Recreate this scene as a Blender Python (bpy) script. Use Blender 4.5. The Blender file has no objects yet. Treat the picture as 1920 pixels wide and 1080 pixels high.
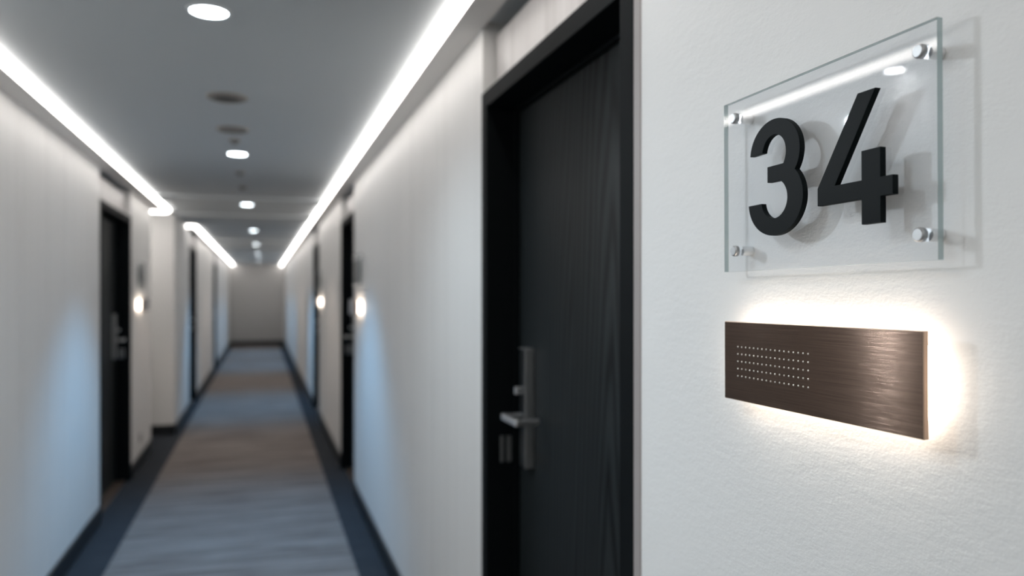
import bpy, bmesh, math, random
from mathutils import Vector, Matrix
random.seed(7)
S = bpy.context.scene
C = S.collection
PI = math.pi

# ------------------------------------------------------------ dimensions (m)
RX = 0.6555          # right wall face
LX = -1.0035         # left wall face, near section
LX2 = -0.8775        # left wall face, far section
Y0, Y1 = -3.2, 23.9  # corridor ends
NY0, NY1 = 8.09, 8.91  # side recess in the left wall
HC = 2.347           # ceiling
HS = 2.325           # underside of the light coves
EYE = 1.5

# ------------------------------------------------------------ helpers
def box(bm, x0, x1, y0, y1, z0, z1):
    if x0 > x1: x0, x1 = x1, x0
    if y0 > y1: y0, y1 = y1, y0
    v = [bm.verts.new(p) for p in ((x0,y0,z0),(x1,y0,z0),(x1,y1,z0),(x0,y1,z0),
                                   (x0,y0,z1),(x1,y0,z1),(x1,y1,z1),(x0,y1,z1))]
    fs = [bm.faces.new([v[i] for i in q]) for q in
          ((3,2,1,0),(4,5,6,7),(0,1,5,4),(1,2,6,5),(2,3,7,6),(3,0,4,7))]
    return fs

def lathe(bm, prof, seg=40, mat=Matrix(), smooth=True):
    """profile of (radius, height) turned round the local Z axis"""
    rings = []
    for r, z in prof:
        if r < 1e-6:
            rings.append([bm.verts.new(mat @ Vector((0, 0, z)))])
        else:
            rings.append([bm.verts.new(mat @ Vector((r*math.cos(2*PI*k/seg), r*math.sin(2*PI*k/seg), z))) for k in range(seg)])
    for a, b in zip(rings, rings[1:]):
        if len(a) == 1 and len(b) == 1: continue
        for k in range(seg):
            k2 = (k+1) % seg
            if len(a) == 1: f = bm.faces.new((a[0], b[k2], b[k]))
            elif len(b) == 1: f = bm.faces.new((a[k], a[k2], b[0]))
            else: f = bm.faces.new((a[k], a[k2], b[k2], b[k]))
            f.smooth = smooth

def obj(name, bm, mats, parent=None, bevel=0.0, seg=2):
    bmesh.ops.recalc_face_normals(bm, faces=bm.faces[:])
    me = bpy.data.meshes.new(name)
    bm.to_mesh(me); bm.free()
    o = bpy.data.objects.new(name, me)
    for m in (mats if isinstance(mats, (list, tuple)) else [mats]): me.materials.append(m)
    C.objects.link(o)
    if parent: o.parent = parent
    if bevel:
        md = o.modifiers.new('bevel', 'BEVEL'); md.width = bevel; md.segments = seg
        md.limit_method = 'ANGLE'; md.angle_limit = math.radians(40)
        md.harden_normals = False
    return o

def boxes(name, lst, mats, parent=None, bevel=0.0):
    bm = bmesh.new()
    for b in lst: box(bm, *b)
    return obj(name, bm, mats, parent, bevel)

def thing(name, label, cat, loc=(0,0,0), group=None, kind=None):
    o = bpy.data.objects.new(name, None); C.objects.link(o)
    o.location = loc; o.empty_display_size = .05
    o['label'] = label; o['category'] = cat
    if group: o['group'] = group
    if kind: o['kind'] = kind
    return o

def struct(o, label=None, cat=None):
    o['kind'] = 'structure'
    if label: o['label'] = label
    if cat: o['category'] = cat
    return o

def tag(o, label, cat, group=None):
    o['label'] = label; o['category'] = cat
    if group: o['group'] = group
    return o

def copy_tree(o, parent=None):
    c = o.copy(); C.objects.link(c)
    if parent: c.parent = parent
    for ch in list(o.children):
        if ch is not c: copy_tree(ch, c)
    return c

# ------------------------------------------------------------ materials
def mat(name, col=(.8,.8,.8), rough=.5, metal=0.0, **kw):
    m = bpy.data.materials.new(name); m.use_nodes = True
    b = m.node_tree.nodes['Principled BSDF']
    b.inputs['Base Color'].default_value = (*col, 1)
    b.inputs['Roughness'].default_value = rough
    b.inputs['Metallic'].default_value = metal
    for k, v in kw.items():
        b.inputs[k.replace('_', ' ')].default_value = v
    return m

def N(m, t, **kw):
    n = m.node_tree.nodes.new(t)
    for k, v in kw.items():
        if k in n.inputs: n.inputs[k].default_value = v
        else: setattr(n, k, v)
    return n
def L(m, a, b): m.node_tree.links.new(a, b)
def BS(m): return m.node_tree.nodes['Principled BSDF']

def coords(m, scale, kind='Object'):
    t = N(m, 'ShaderNodeTexCoord'); mp = N(m, 'ShaderNodeMapping')
    mp.inputs['Scale'].default_value = scale
    L(m, t.outputs[kind], mp.inputs['Vector'])
    return mp.outputs['Vector']

def ramp(m, fac, stops):
    r = N(m, 'ShaderNodeValToRGB')
    while len(r.color_ramp.elements) < len(stops): r.color_ramp.elements.new(.5)
    for e, (p, c) in zip(r.color_ramp.elements, stops):
        e.position = p; e.color = (*c, 1)
    L(m, fac, r.inputs['Fac'])
    return r.outputs['Color']

def bump(m, h, strength, dist):
    b = N(m, 'ShaderNodeBump'); b.inputs['Strength'].default_value = strength
    b.inputs['Distance'].default_value = dist
    L(m, h, b.inputs['Height']); L(m, b.outputs['Normal'], BS(m).inputs['Normal'])
    return b

# painted plaster of the near wall, brushed unevenly
M_plaster = mat('white_plaster', (.80,.80,.79), .62)
v1 = coords(M_plaster, (1, 22, 60)); n1 = N(M_plaster, 'ShaderNodeTexNoise', Scale=1.0, Detail=5.0, Roughness=.6); L(M_plaster, v1, n1.inputs['Vector'])
v2 = coords(M_plaster, (90, 90, 90)); n2 = N(M_plaster, 'ShaderNodeTexNoise', Scale=1.0, Detail=4.0, Roughness=.65); L(M_plaster, v2, n2.inputs['Vector'])
v3 = coords(M_plaster, (300, 260, 340)); n3 = N(M_plaster, 'ShaderNodeTexNoise', Scale=1.0, Detail=2.0); L(M_plaster, v3, n3.inputs['Vector'])
a = N(M_plaster, 'ShaderNodeMath', operation='MULTIPLY_ADD'); L(M_plaster, n2.outputs['Fac'], a.inputs[0]); a.inputs[1].default_value = .55; L(M_plaster, n1.outputs['Fac'], a.inputs[2])
a2 = N(M_plaster, 'ShaderNodeMath', operation='MULTIPLY_ADD'); L(M_plaster, n3.outputs['Fac'], a2.inputs[0]); a2.inputs[1].default_value = .22; L(M_plaster, a.outputs[0], a2.inputs[2])
bump(M_plaster, a2.outputs[0], .38, .0022)

# corridor wall panels: matt wallcovering with faint upright streaks
def panel_mat(name, c1, c2):
    m = mat(name, c1, .55)
    v = coords(m, (1, 26, .25)); n = N(m, 'ShaderNodeTexNoise', Scale=1.0, Detail=3.0); L(m, v, n.inputs['Vector'])
    L(m, ramp(m, n.outputs['Fac'], [(.3, c2), (.7, c1)]), BS(m).inputs['Base Color'])
    return m
M_wall = panel_mat('white_wallcovering', (.77,.76,.745), (.72,.71,.695))
M_transom = panel_mat('pale_satin_panel', (.60,.58,.57), (.46,.44,.43))
BS(M_transom).inputs['Roughness'].default_value = .38
M_ceiling = mat('grey_ceiling_paint', (.57,.60,.615), .7)
M_soffit = mat('white_cove_paint', (.78,.76,.74), .6)
M_endwall = mat('grey_end_wall_paint', (.52,.51,.50), .7)
M_base = mat('black_baseboard', (.012,.014,.016), .35)
M_black = mat('black_frame_paint', (.005,.0065,.0075), .6, Specular_IOR_Level=.05)
M_gap = mat('dark_gap', (.02,.02,.02), .8)
M_taupe = mat('taupe_metal_bead', (.34,.31,.30), .45)
M_thresh = mat('bronze_threshold', (.30,.22,.17), .35, .8)

# stained oak: elongated rings make the cathedral grain
M_wood = mat('black_stained_wood', (.02,.024,.026), .5, Specular_IOR_Level=.14)
tc = N(M_wood, 'ShaderNodeTexCoord')
mp = N(M_wood, 'ShaderNodeMapping'); mp.inputs['Scale'].default_value = (0, 1.0, .075); mp.inputs['Location'].default_value = (0, -.42, -.03)
L(M_wood, tc.outputs['Object'], mp.inputs['Vector'])
nz = N(M_wood, 'ShaderNodeTexNoise', Scale=3.2, Detail=3.0); L(M_wood, mp.outputs['Vector'], nz.inputs['Vector'])
mx = N(M_wood, 'ShaderNodeVectorMath', operation='SCALE'); L(M_wood, nz.outputs['Color'], mx.inputs[0]); mx.inputs['Scale'].default_value = .22
ad = N(M_wood, 'ShaderNodeVectorMath', operation='ADD'); L(M_wood, mp.outputs['Vector'], ad.inputs[0]); L(M_wood, mx.outputs[0], ad.inputs[1])
wv = N(M_wood, 'ShaderNodeTexWave', wave_type='RINGS', rings_direction='X', Scale=17.0, Distortion=1.2, Detail=2.0); wv.inputs['Detail Scale'].default_value = 1.5
L(M_wood, ad.outputs[0], wv.inputs['Vector'])
fv = coords(M_wood, (1, 260, 5)); fn = N(M_wood, 'ShaderNodeTexNoise', Scale=1.0, Detail=3.0); L(M_wood, fv, fn.inputs['Vector'])
L(M_wood, ramp(M_wood, wv.outputs['Fac'], [(.0, (.0025,.0035,.004)), (.3, (.011,.014,.015)), (1.0, (.020,.024,.0255))]), BS(M_wood).inputs['Base Color'])
wm = N(M_wood, 'ShaderNodeMath', operation='MULTIPLY_ADD'); L(M_wood, fn.outputs['Fac'], wm.inputs[0]); wm.inputs[1].default_value = .6; L(M_wood, wv.outputs['Fac'], wm.inputs[2])
bump(M_wood, wm.outputs[0], .35, .0009)

# carpet
def carpet_mat(name, stops, sx, sy, rough=.95):
    m = mat(name, stops[0][1], rough); BS(m).inputs['Specular IOR Level'].default_value = .1
    v = coords(m, (sx, sy, 1)); n = N(m, 'ShaderNodeTexNoise', Scale=1.0, Detail=4.0, Roughness=.7); L(m, v, n.inputs['Vector'])
    w = coords(m, (2.2, 95, 1)); q = N(m, 'ShaderNodeTexNoise', Scale=1.0, Detail=3.0); L(m, w, q.inputs['Vector'])
    f = N(m, 'ShaderNodeMath', operation='MULTIPLY_ADD'); L(m, q.outputs['Fac'], f.inputs[0]); f.inputs[1].default_value = .35
    g = N(m, 'ShaderNodeMath', operation='MULTIPLY'); L(m, n.outputs['Fac'], g.inputs[0]); g.inputs[1].default_value = .75
    L(m, g.outputs[0], f.inputs[2])
    L(m, ramp(m, f.outputs[0], stops), BS(m).inputs['Base Color'])
    p = coords(m, (320, 320, 1)); pn = N(m, 'ShaderNodeTexNoise', Scale=1.0, Detail=2.0); L(m, p, pn.inputs['Vector'])
    bump(m, pn.outputs['Fac'], .5, .003)
    return m
M_carpet = carpet_mat('taupe_streaked_carpet', [(.38, (.105,.092,.088)), (.5, (.165,.145,.137)), (.62, (.235,.215,.205))], 1.3, 11)
M_border = carpet_mat('dark_slate_carpet', [(.35, (.022,.027,.034)), (.65, (.042,.047,.055))], 3, 30)

M_chrome = mat('brushed_steel', (.78,.78,.78), .33, 1.0)
M_cap = mat('satin_steel_cap', (.38,.385,.39), .42, 1.0)
M_darksteel = mat('dark_lock_metal', (.06,.065,.07), .3, .8)
M_digit = mat('satin_black_acrylic', (.0045,.007,.008), .5, Specular_IOR_Level=.07)
M_plastic = mat('beige_grey_plastic', (.25,.23,.21), .5)
M_grille = mat('dark_grille', (.07,.066,.062), .6)
M_socket = mat('grey_plastic', (.35,.35,.34), .4)
M_plaque = mat('grey_plaque', (.08,.085,.09), .4)

# brushed bronze: the brushing runs along the plate, so highlights stretch upright
M_bronze = mat('brushed_bronze', (.21,.150,.120), .195, 1.0)
BS(M_bronze).inputs['Anisotropic'].default_value = 1.0
BS(M_bronze).inputs['Anisotropic Rotation'].default_value = .25
tg = N(M_bronze, 'ShaderNodeTangent', direction_type='RADIAL', axis='Z'); L(M_bronze, tg.outputs[0], BS(M_bronze).inputs['Tangent'])
bv = coords(M_bronze, (1, 9, 900)); bn = N(M_bronze, 'ShaderNodeTexNoise', Scale=1.0, Detail=4.0); L(M_bronze, bv, bn.inputs['Vector'])
L(M_bronze, ramp(M_bronze, bn.outputs['Fac'], [(.3, (.100,.066,.049)), (.7, (.150,.101,.077))]), BS(M_bronze).inputs['Base Color'])
bv2 = coords(M_bronze, (1, 14, 2600)); bn2 = N(M_bronze, 'ShaderNodeTexNoise', Scale=1.0, Detail=2.0); L(M_bronze, bv2, bn2.inputs['Vector'])
bump(M_bronze, bn2.outputs['Fac'], .5, .00026)
M_bronze_edge = mat('polished_bronze_edge', (.62,.44,.33), .3, 1.0)
M_dot = mat('pale_metal_dots', (.78,.72,.66), .3, .6)

def emit(name, col, st):
    m = bpy.data.materials.new(name); m.use_nodes = True
    nt = m.node_tree; nt.nodes.clear()
    e = nt.nodes.new('ShaderNodeEmission'); o = nt.nodes.new('ShaderNodeOutputMaterial')
    e.inputs[0].default_value = (*col, 1); e.inputs[1].default_value = st
    nt.links.new(e.outputs[0], o.inputs[0])
    return m
M_strip = emit('cove_led_diffuser', (1.0, .95, .905), 6.1)
M_disc = emit('downlight_diffuser', (.86, .95, 1.0), 9.0)
M_halo = emit('warm_led', (1.0, .86, .72), 8.5)
M_halo_far = emit('warm_led_far', (1.0, .86, .72), 5.0)

# clear acrylic sheet
def acrylic(name, tint, ior):
    m = bpy.data.materials.new(name); m.use_nodes = True
    nt = m.node_tree; nt.nodes.clear()
    o = nt.nodes.new('ShaderNodeOutputMaterial'); t = nt.nodes.new('ShaderNodeBsdfTransparent')
    g = nt.nodes.new('ShaderNodeBsdfGlossy'); f = nt.nodes.new('ShaderNodeFresnel'); mx = nt.nodes.new('ShaderNodeMixShader')
    t.inputs[0].default_value = (*tint, 1); g.inputs['Roughness'].default_value = .02; f.inputs[0].default_value = ior
    ge = nt.nodes.new('ShaderNodeNewGeometry'); su = nt.nodes.new('ShaderNodeMath'); su.operation = 'SUBTRACT'; su.inputs[0].default_value = 1.0
    nt.links.new(ge.outputs['Backfacing'], su.inputs[1])
    mu = nt.nodes.new('ShaderNodeMath'); mu.operation = 'MULTIPLY'
    nt.links.new(f.outputs[0], mu.inputs[0]); nt.links.new(su.outputs[0], mu.inputs[1])
    mu2 = nt.nodes.new('ShaderNodeMath'); mu2.operation = 'MULTIPLY'; mu2.inputs[1].default_value = 1.1
    nt.links.new(mu.outputs[0], mu2.inputs[0])
    nt.links.new(mu2.outputs[0], mx.inputs[0]); nt.links.new(t.outputs[0], mx.inputs[1]); nt.links.new(g.outputs[0], mx.inputs[2])
    nt.links.new(mx.outputs[0], o.inputs[0])
    return m
M_acr = acrylic('clear_acrylic', (.955,.965,.975), 1.5)
M_acr_far = acrylic('matt_acrylic', (.85,.86,.87), 1.2)
for _n in M_acr_far.node_tree.nodes:
    if _n.type == 'BSDF_GLOSSY': _n.inputs['Roughness'].default_value = .5
M_acr_edge = bpy.data.materials.new('acrylic_edge'); M_acr_edge.use_nodes = True
_nt = M_acr_edge.node_tree; _p = _nt.nodes['Principled BSDF']; _o = _nt.nodes['Material Output']
_p.inputs['Base Color'].default_value = (.36,.45,.46,1); _p.inputs['Roughness'].default_value = .18
_t = _nt.nodes.new('ShaderNodeBsdfTransparent'); _t.inputs[0].default_value = (.80,.88,.88,1)
_m = _nt.nodes.new('ShaderNodeMixShader'); _m.inputs[0].default_value = .78
_nt.links.new(_t.outputs[0], _m.inputs[1]); _nt.links.new(_p.outputs[0], _m.inputs[2]); _nt.links.new(_m.outputs[0], _o.inputs[0])

# ------------------------------------------------------------ room shell
struct(boxes('floor', [(-2.6, 1.0, Y0-.2, Y1+.2, -.12, 0)], M_border), 'dark slate carpet border floor of the corridor', 'floor')
tag(boxes('carpet_runner', [(-.800, .4935, Y0+.02, Y1-.35, .0, .006)], M_carpet), 'long taupe and grey streaked carpet runner down the corridor', 'carpet')

beams = [(7.15, 7.5), (8.72, 9.15), (12.9, 13.2), (17.6, 18.1)]
struct(boxes('ceiling', [(-2.6, 1.0, Y0-.2, Y1+.2, HC, HC+.12)], M_ceiling), 'smooth grey corridor ceiling', 'ceiling')
for i, (a_, b_) in enumerate(beams):
    xl = -.845 if a_ < 8.8 else (-.70 if a_ > 10.3 else -.87)
    struct(boxes('trim_%d' % (i+2), [(xl, .52, a_, b_, HC-.022, HC)], M_ceiling))

def wall(name, X, sx, ya, yb, seams, doors, m, mats2=None):
    """sx: +1 wall lies towards +X. front layer .16 thick, cut by the doors and fine seams; slab behind."""
    lst = [(X+sx*.16, X+sx*.34, ya, yb, 0, HC)]
    cuts = sorted([ya, yb] + [y for y in seams if ya < y < yb] + [d for dd in doors for d in dd])
    for a_, b_ in zip(cuts, cuts[1:]):
        mid = (a_+b_)/2
        if any(d0 < mid < d1 for d0, d1 in doors): continue
        ga = .0 if any(abs(a_-d) < 1e-6 for dd in doors for d in dd) or a_ == ya else .0025
        gb = .0 if any(abs(b_-d) < 1e-6 for dd in doors for d in dd) or b_ == yb else .0025
        lst.append((X, X+sx*.16, a_+ga, b_-gb, 0, HC))
    if seams: lst.append((X+sx*.006, X+sx*.159, ya, min(d[0] for d in doors) if doors else yb, 0, HC))
    return boxes(name, lst, m)

D1 = (1.288, 2.318); D2 = (5.824, 6.79); D3 = (9.513, 10.505)
E1 = (5.632, 6.888)
F1 = (10.70, 11.81); F2 = (15.91, 17.0)
struct(wall('wall_right', RX, 1, Y0, 1.262, [], [], M_plaster), 'white textured plaster wall behind the number sign', 'wall')
tr = boxes('trim_1', [(RX-.0025, RX+.16, 1.262, 1.288, 0, HS)], M_taupe, bevel=.001); struct(tr)
# panelled part of the right wall
def segs(ya, yb, doors, step, off=0):
    out = []
    cuts = [ya] + [d for dd in doors for d in dd] + [yb]
    for a_, b_ in zip(cuts[::2], cuts[1::2]):
        y = a_ + step*(1+off) if a_ != ya else a_ + step
        while y < b_-.18: out.append(y); y += step
    return out
def panelled(name, X, sx, ya, yb, doors, seams, ea=0, eb=0):
    bm = bmesh.new()
    box(bm, X+sx*.16, X+sx*.34, ya+ea, yb-eb, 0, HC)
    cuts = sorted([ya, yb] + [d for dd in doors for d in dd])
    for a_, b_ in zip(cuts, cuts[1:]):
        if any(d0 < (a_+b_)/2 < d1 for d0, d1 in doors): continue
        if b_-a_ < .001: continue
        box(bm, X+sx*.004, X+sx*.16, a_, b_, 0, HC)
        ys = [a_] + [y for y in seams if a_ < y < b_] + [b_]
        for p, q in zip(ys, ys[1:]):
            box(bm, X, X+sx*.004, p+(.003 if p != a_ else 0), q-(.003 if q != b_ else 0), 0, HC)
    return obj(name, bm, M_wall)
rs = [3.05, 3.50, 4.165, 4.83, 5.5, 7.45, 8.1, 8.8, 11.2, 11.9, 12.6, 13.3, 14.0, 14.7, 15.4, 16.1, 16.8, 17.5, 18.4, 19.3, 20.2, 21.1, 22, 23]
struct(panelled('wall_right', RX, 1, 1.288, Y1, [D1, D2, D3], rs), 'white panelled right corridor wall with black doors', 'wall')
ls = [Y0+.43*k for k in range(1, 21)]
ls = [3.89-.42*k for k in range(15, 0, -1)] + [3.89, 4.315, 4.70, 5.12]
struct(panelled('wall_left', LX, -1, Y0, NY0, [E1], ls, 0, .1), 'white panelled left corridor wall up to the recess', 'wall')
struct(panelled('wall_left', LX2, -1, NY1, Y1, [F1, F2], [9.8, 12.5, 13.2, 13.9, 14.6, 15.3, 17.9, 18.7, 19.5, 20.3, 21.1, 22, 23], .1, 0), 'white left corridor wall beyond the recess', 'wall')
# side recess
struct(boxes('wall_left_return', [(-2.5, LX-.16, NY0-.16, NY0, 0, HC)], M_wall), 'near side of the left wall recess', 'wall')
struct(boxes('wall_recess', [(-2.5, LX2-.16, NY1, NY1+.16, 0, HC)], M_wall), 'grey white wall of the left recess facing the camera', 'wall')
struct(boxes('wall_recess_back', [(-2.6, -2.5, NY0-.16, NY1+.16, 0, HC)], M_wall), 'end wall inside the left recess', 'wall')
struct(boxes('wall_end', [(-1.4, 1.0, Y1, Y1+.15, 0, HC)], M_endwall), 'plain grey wall at the far end of the corridor', 'wall')
struct(boxes('wall_back', [(-1.4, 1.0, Y0-.15, Y0, 0, HC)], M_wall), 'plain wall at the near end of the corridor', 'wall')

# baseboards
BH, BT = .115, .012
def base(name, runs, label):
    o = boxes(name, runs, M_base, bevel=.002); struct(o, label, 'baseboard')
def wr(X, sx, ya, yb): return (X-sx*BT, X+sx*.002, ya, yb, 0, BH)
base('baseboard_right', [wr(RX, 1, Y0, 1.262), wr(RX, 1, 2.318, D2[0]), wr(RX, 1, D2[1], D3[0]), wr(RX, 1, D3[1], Y1)], 'black baseboard along the right wall')
base('baseboard_left', [wr(LX, -1, Y0, E1[0]), wr(LX, -1, E1[1], NY0+BT)], 'black baseboard along the near left wall')
base('baseboard_left', [wr(LX2, -1, NY1-BT, F1[0]), wr(LX2, -1, F1[1], F2[0]), wr(LX2, -1, F2[1], Y1)], 'black baseboard along the left wall beyond the recess')
base('baseboard_recess', [(-2.5, LX2+BT, NY1-BT, NY1+.002, 0, BH), (-2.5, LX, NY0-.002, NY0+BT, 0, BH)], 'black baseboard inside the left recess')
base('baseboard_end', [(LX2, RX, Y1-.015, Y1+.002, 0, BH+.01)], 'black baseboard across the corridor end')

# ------------------------------------------------------------ cove lights
def cove(label, runs_h, runs_d, grp='linear cove lights'):
    t = thing('cove_light', label, 'light', (runs_h[0][0], runs_h[0][2], HS), grp)
    inv = Matrix.Translation(-Vector(t.location))
    for nm, runs, m in (('housing', runs_h, M_soffit), ('diffuser', runs_d, M_strip)):
        bm = bmesh.new()
        for r in runs: box(bm, *r)
        bm.transform(inv)
        obj(nm, bm, m, t)
    return t
SW = .030
cove('bright linear light along the top of the right wall',
     [(.5625, RX, Y0, Y1, HS, HC)], [(.5625-SW, .5625, Y0, Y1, HS-.001, HC)])
cove('bright linear light along the near left wall, turning into the recess',
     [(LX, -.898, Y0, NY0, HS, HC), (-2.5, -.898, NY0, 8.40, HS, HC)],
     [(-.898, -.898+SW, Y0, 8.44, HS-.001, HC), (-2.5, -.898, 8.40, 8.48, HS-.012, HC)])
cove('bright linear light on the far left wall beyond the recess',
     [(LX2, -.795, 10.34, Y1, HS, HC)],
     [(-.795, -.795+SW, 10.34, Y1, HS-.001, HC), (LX2, -.795, 10.30, 10.34, HS-.001, HC)])

# ------------------------------------------------------------ doors
def door(n, X, sx, d, label, near=False):
    """local frame: x = into the wall, origin at the floor on the wall face, y from the near jamb"""
    y0, y1 = d; W = y1-y0; H = 2.12; fw = .055; fh = .05
    t = thing('door_%d' % n, label, 'door', (X, y0, 0), kind='structure')
    def B(name, lst, m, parent=t, bevel=0.0):
        bm = bmesh.new()
        for (a, b, c_, d_, e, f) in lst: box(bm, sx*a, sx*b, c_, d_, e, f)
        return obj(name, bm, m, parent, bevel)
    B('door_frame', [(-.004, .158, 0, fw, 0, H), (-.004, .158, W-fw, W, 0, H), (-.004, .158, fw, W-fw, H-fh, H),
                     (.085, .098, fw, fw+.012, 0, H-fh), (.085, .098, W-fw-.012, W-fw, 0, H-fh), (.085, .098, fw, W-fw, H-fh-.012, H-fh)], M_black, bevel=.0015)
    leaf = B('door_leaf', [(.100, .142, fw+.003, W-fw-.003, .012, H-fh-.003)], M_wood, bevel=.0015)
    B('transom_panel', [(.040, .15, .018, W-.018, H+.004, HS-.024)], M_transom, bevel=.002)
    B('transom_backing', [(.10, .158, .0, W, H, HC)], M_gap)
    B('threshold', [(.03, .15, fw, W-fw, 0, .010)], M_thresh, bevel=.002)
    # lock and lever near the far jamb
    ly = y1 - .140 - y0 if near else W-fw-.095
    lp = B('lock_plate', [(.074, .100, ly-.054, ly, .992, 1.337)], M_darksteel, bevel=.004)
    B('plate_edge', [(.072, .099, ly-.0565, ly-.0545, .992, 1.339), (.0715, .099, ly-.056, ly+.001, 1.3375, 1.3405)], M_chrome, lp, bevel=.0008)
    B('thumb_turn', [(.050, .075, ly-.035, ly-.019, 1.205, 1.228)], M_chrome, bevel=.003)
    B('lever_handle', [(.018, .076, ly-.030, ly-.012, 1.132, 1.150), (.012, .028, ly-.150, ly-.012, 1.131, 1.151), (.018, .086, ly-.150, ly-.134, 1.132, 1.150)], M_chrome, bevel=.004)
    B('strike_plate', [(.060, .076, W-fw-.0015, W-fw+.001, .985, 1.065), (.040, .050, W-fw-.0015, W-fw+.001, .985, 1.065)], M_chrome, bevel=.0003)
    return t
door(1, RX, 1, D1, 'tall black woodgrain door beside the glass number sign', True)
door(2, RX, 1, D2, 'black door second along the right wall')
door(3, RX, 1, D3, 'black door farthest along the right wall')
door(4, LX, -1, E1, 'black door in the near left wall before the recess')
door(5, LX2, -1, F1, 'black door on the left just beyond the recess')
door(6, LX2, -1, F2, 'black door farthest along the left wall')

# ------------------------------------------------------------ number sign
def rot_small(o, deg): o.rotation_euler.x = math.radians(deg)

PW, PH, PT = .3677, .2388, .007
PX = RX-.024           # front face of the panel
def three():
    P = []
    def arc(cx, cz, rx, rz, a0, a1, n):
        for k in range(n+1):
            a_ = math.radians(a0+(a1-a0)*k/n); P.append((cx+rx*math.cos(a_), cz+rz*math.sin(a_)))
    arc(-837.5, 181, 50.5, 44.5, 175, -34, 40)
    arc(-836.8, 123, 55.2, 47, 43, -175.5, 44)
    arc(-837.5, 123, 26, 24.8, -172, 62, 36)
    P.append((-851, 145.2)); P.append((-851, 165.6))
    arc(-837.5, 181, 23.6, 24.2, -39, 170, 34)
    return P
def four():
    return [(-756.2,104),(-686,104),(-686,76),(-658.5,76),(-658.5,104),(-641.7,104),(-641.7,124.6),(-658.5,124.6),(-658.5,156.6),
            (-686,156.6),(-686,124.6),(-727,124.6),(-664.9,221),(-691.2,221),(-756.2,124.6)]
def digit_bm(P, yc, zb):
    bm = bmesh.new()
    back = [bm.verts.new((0, -u/1000-yc, z/1000-zb)) for u, z in P]
    f = bm.faces.new(back)
    r = bmesh.ops.extrude_face_region(bm, geom=[f])
    bmesh.ops.translate(bm, verts=[e for e in r['geom'] if isinstance(e, bmesh.types.BMVert)], vec=(-.0075, 0, 0))
    return bm
YC = (.9604+.5927)/2; ZB = .0334
def panel_bm():
    bm = bmesh.new()
    fs = box(bm, 0, PT, -PW/2, PW/2, 0, PH)
    return bm
def standoff_parts(parent, y, z):
    R90 = Matrix.Translation((0, y, z)) @ Matrix.Rotation(-PI/2, 4, 'Y')
    bm = bmesh.new()
    lathe(bm, [(0, .0066), (.0058, .0066), (.0070, .0056), (.0074, .0045), (.0074, 0), (0, 0)], 56, R90, False)
    cap = obj('standoff_cap', bm, M_cap, parent)
    bm = bmesh.new()
    lathe(bm, [(0, -.0235), (.0066, -.0235), (.0066, -.0072), (0, -.0072)], 48, R90, False)
    obj('standoff_barrel', bm, M_chrome, cap)
    return cap
sign = thing('number_sign', 'large clear acrylic sign with black number 34 on the near wall', 'sign', (PX, YC, EYE+ZB-.001))
rot_small(sign, -.36)
po = obj('acrylic_panel', panel_bm(), [M_acr, M_acr_edge], sign)
for p in po.data.polygons:
    if abs(p.normal.x) < .5: p.material_index = 1
obj('digit', digit_bm(three(), YC, ZB), M_digit, sign, bevel=.0005)['label'] = 'black digit 3'
obj('digit', digit_bm(four(), YC, ZB), M_digit, sign, bevel=.0005)['label'] = 'black digit 4'
for y, z in ((.9300, .2468), (.9300, .0617), (.6107, .2434), (.6117, .0593)):
    standoff_parts(sign, y-YC, z-ZB)

# ------------------------------------------------------------ bronze dotted sign with halo light
BX = RX-.030; BW, BHt = .3468, .1085; BYC = (.9510+.6042)/2; BZC = (-.038-.1461)/2
plate_t = .0065
def bronze_sign(label, loc, halo, dots, grp=None, dep=.030, plate_t=plate_t):
    t = thing('braille_sign', label, 'sign', loc, grp)
    bm = bmesh.new(); box(bm, 0, plate_t, -BW/2, BW/2, -BHt/2, BHt/2)
    pl = obj('face_plate', bm, [M_bronze, M_bronze_edge], t, bevel=.0007, seg=2)
    pl.modifiers['bevel'].material = 1
    for p in pl.data.polygons:
        if abs(p.normal.x) < .5: p.material_index = 1
    ins = .016
    boxes('back_box', [(plate_t, dep, -BW/2+ins+.002, BW/2-ins-.002, -BHt/2+ins+.002, BHt/2-ins-.002)], M_darksteel, t)
    y0, y1, z0, z1 = -BW/2+ins, BW/2-ins, -BHt/2+ins, BHt/2-ins
    x0, x1 = plate_t+.004, dep-.003
    boxes('led_strip', [(x0, x1, y0, y1, z1-.003, z1), (x0, x1, y0, y1, z0, z0+.003), (x0, x1, y0, y0+.003, z0+.003, z1-.003), (x0, x1, y1-.003, y1, z0+.003, z1-.003)], halo, t)
    if dots:
        bm = bmesh.new()
        lathe(bm, [(0, .0011), (.0007, .0009), (.00115, .0005), (.0013, 0)], 12, Matrix.Rotation(-PI/2, 4, 'Y'))
        first = obj('raised_dot', bm, M_dot, pl)
        k = 0
        for r in range(5):
            for c_ in range(17):
                o = first if k == 0 else first.copy()
                if k: C.objects.link(o); o.parent = pl
                o.location = (0, .9186-BYC-.009*c_, -.0722-BZC-.01008*r)
                k += 1
    return t
b0 = bronze_sign('brushed bronze sign with raised dots and glowing edges below the number sign', (BX, BYC, EYE+BZC), M_halo, True)
rot_small(b0, -.30)

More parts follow.
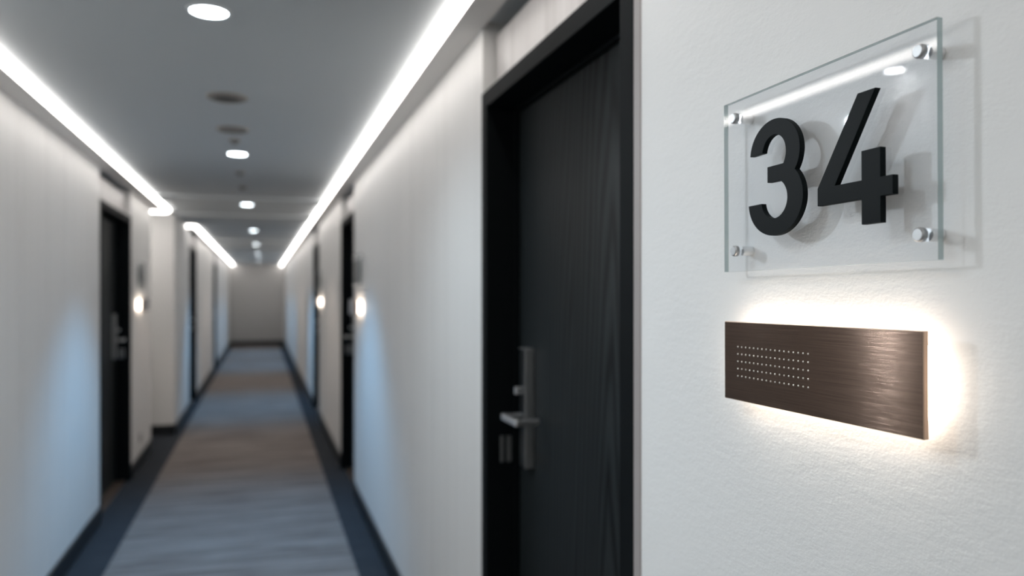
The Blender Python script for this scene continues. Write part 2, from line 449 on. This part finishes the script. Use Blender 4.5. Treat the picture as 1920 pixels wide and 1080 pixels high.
# copies of both signs beside the other doors
def far_signs(X, sx, y, place):
    t = bronze_sign('small bronze halo lit sign ' + place, (X-sx*.058, y, EYE+BZC), M_halo_far, False, 'bronze signs beside the far doors', .058, .022)
    if sx < 0: t.rotation_euler.z = PI
    q = thing('number_sign', 'small grey room plaque on acrylic ' + place, 'sign', (X-sx*.024, y, EYE+ZB), 'room plaques beside the far doors')
    if sx < 0: q.rotation_euler.z = PI
    p = obj('acrylic_panel', panel_bm(), [M_acr_far, M_acr_edge], q)
    for f in p.data.polygons:
        if abs(f.normal.x) < .5: f.material_index = 1
    boxes('number_block', [(-.008, 0, -.09, .09, .045, .20)], M_plaque, q, bevel=.002)
    for yy in (-.153, .153):
        for zz in (.028, .212): standoff_parts(q, yy, zz)
far_signs(RX, 1, 5.45, 'beside the second right door')
far_signs(RX, 1, 9.15, 'beside the farthest right door')
far_signs(LX, -1, 7.35, 'between the left door and the recess')

# wall socket near the recess corner
t = thing('wall_socket', 'small grey socket low on the left wall near the recess', 'socket', (LX, 7.38, .205))
boxes('cover_plate', [(0, .008, -.04, .04, 0, .085)], M_socket, t, bevel=.002)
boxes('outlet', [(.008, .0095, -.022, .022, .02, .065)], M_grille, t, bevel=.0005)

# ------------------------------------------------------------ ceiling fittings
def downlight(x, y, label, r=.0535, watts=6.0, col=(.85,.93,1), size=110, blend=.6, soft=.05, z=HC, dm=None):
    t = thing('downlight', label, 'light', (x, y, z), 'recessed ceiling downlights')
    bm = bmesh.new()
    lathe(bm, [(r, -.001), (r+.001, -.006), (r+.010, -.006), (r+.012, 0)], 48); obj('trim_ring', bm, M_ceiling, t)
    bm = bmesh.new(); lathe(bm, [(0, -.004), (r, -.004)], 48); obj('diffuser', bm, dm or M_disc, t)
    ld = bpy.data.lights.new('downlight_lamp', 'SPOT'); ld.energy = watts; ld.color = col
    ld.spot_size = math.radians(size); ld.spot_blend = blend; ld.shadow_soft_size = soft
    lo = bpy.data.objects.new('downlight_lamp', ld); C.objects.link(lo); lo.parent = t; lo.location = (0, 0, -.03)
    return t
BLUE = (.22, .58, 1.0); WARM = (1.0, .82, .68); COOL = (.72, .88, 1.0)
downlight(-.149, 2.48, 'round downlight nearest the camera, largest in the ceiling', watts=16, col=COOL, size=150, blend=.8)
downlight(-.137, 4.95, 'second round downlight, just beyond the ceiling discs', watts=62, col=BLUE, size=96, blend=.8)
downlight(-.129, 7.72, 'third round downlight along the ceiling', watts=10, col=WARM, size=110)
downlight(-.100, 10.88, 'fourth round downlight along the ceiling', watts=62, col=BLUE, size=96, blend=.8)
downlight(-.085, 13.9, 'fifth round downlight, small and far', watts=10, col=WARM, size=110)
downlight(-.075, 17.0, 'sixth round downlight, smaller and farther', watts=52, col=BLUE, size=94, blend=.7)
downlight(-.070, 20.3, 'farthest visible round downlight by the end wall', watts=52, col=BLUE, size=94, blend=.7)
downlight(-.45, 1.02, 'round downlight beside the near signs', watts=9, col=COOL, size=150, blend=.8, soft=.04)
downlight(-.15, -1.9, 'round downlight behind the camera', watts=10, col=COOL, size=150, blend=.8)
# small lamp added out of view in the cove lip, for the acrylic's bright spot
downlight(-.952, 2.27, 'small round downlight added out of view close to the near left wall', r=.034, watts=2.5, col=(.95,.97,1), size=120, soft=.012, z=HS, dm=emit('added_lamp_diffuser', (.92, .97, 1.0), 38.0))
# spotlight added out of view on the left, for the bronze plate's highlight
sp = Vector((-.93, 2.445, 2.165)); aim = (Vector((RX, .78, 1.5))-sp).normalized()
t = thing('added_spotlight', 'small black spotlight added out of view on the near left wall facing the signs', 'light', (LX, sp.y, sp.z))
boxes('wall_bracket', [(0, .012, -.022, .022, -.03, .03), (.012, .055, -.006, .006, -.006, .006)], M_black, t, bevel=.002)
q = aim.to_track_quat('Z', 'Y').to_matrix().to_4x4(); hm = Matrix.Translation(sp-Vector(t.location)) @ q
bm = bmesh.new(); lathe(bm, [(0, -.055), (.020, -.055), (.024, -.048), (.024, .004), (.019, .004), (.018, 0)], 36, hm); obj('lamp_head', bm, M_black, t)
bm = bmesh.new(); lathe(bm, [(0, .001), (.018, .001)], 36, hm); obj('lens', bm, M_disc, t)
ld = bpy.data.lights.new('added_spot_lamp', 'SPOT'); ld.energy = 25; ld.color = (.84, .93, 1); ld.spot_size = math.radians(50); ld.spot_blend = .5; ld.shadow_soft_size = .024
lo = bpy.data.objects.new('added_spot_lamp', ld); C.objects.link(lo); lo.parent = t
lo.location = sp+aim*.02-Vector(t.location); lo.rotation_euler = aim.to_track_quat('-Z', 'Y').to_euler()

def speaker(y, r, label, deep):
    t = thing('ceiling_speaker', label, 'speaker', (-.140, y, HC))
    bm = bmesh.new(); lathe(bm, [(r, 0), (r, -.006), (r*.90, -.011), (r*.66, -.012), (r*.62, -.004)], 48); obj('rim', bm, M_plastic, t)
    bm = bmesh.new(); lathe(bm, [(0, -.006), (r*.64, -.005)], 48); obj('grille', bm, M_grille if deep else M_plastic, t)
speaker(3.54, .084, 'round beige ceiling speaker with dark grille behind first downlight', True)
speaker(4.22, .080, 'flat pale round ceiling cover before the second downlight', False)
for y, r, lb in ((4.51, .030, 'small square grey sensor just before the second downlight'), (5.69, .036, 'small grey detector beyond the second downlight'), (6.47, .032, 'small grey detector nearest the third downlight')):
    t = thing('ceiling_sensor', lb, 'sensor', (-.140, y, HC), 'small ceiling sensors')
    bm = bmesh.new(); lathe(bm, [(r, 0), (r, -.008), (r*.8, -.014), (r*.5, -.014)], 32); obj('housing', bm, M_plastic, t)
    bm = bmesh.new(); lathe(bm, [(r*.5, -.014), (r*.42, -.024), (0, -.026)], 32); obj('sensor_dome', bm, M_grille, t)

# ------------------------------------------------------------ world, camera
w = bpy.data.worlds.new('world'); S.world = w; w.use_nodes = True
w.node_tree.nodes['Background'].inputs[0].default_value = (.02,.022,.025,1)

cd = bpy.data.cameras.new('camera'); cam = bpy.data.objects.new('camera', cd); C.objects.link(cam)
cam.location = (0, 0, EYE); cam.rotation_euler = (PI/2, 0, -math.radians(17.96))
cd.sensor_width = 36; cd.lens = 1450/1920*36; cd.shift_y = 11/1920
cd.clip_start = .05
cd.dof.use_dof = True; cd.dof.focus_distance = .93; cd.dof.aperture_fstop = 2.6
S.camera = cam
S.view_settings.view_transform = 'Standard'; S.view_settings.look = 'None'
S.view_settings.exposure = 1.0; S.view_settings.gamma = 1.0
S.view_settings.use_curve_mapping = False
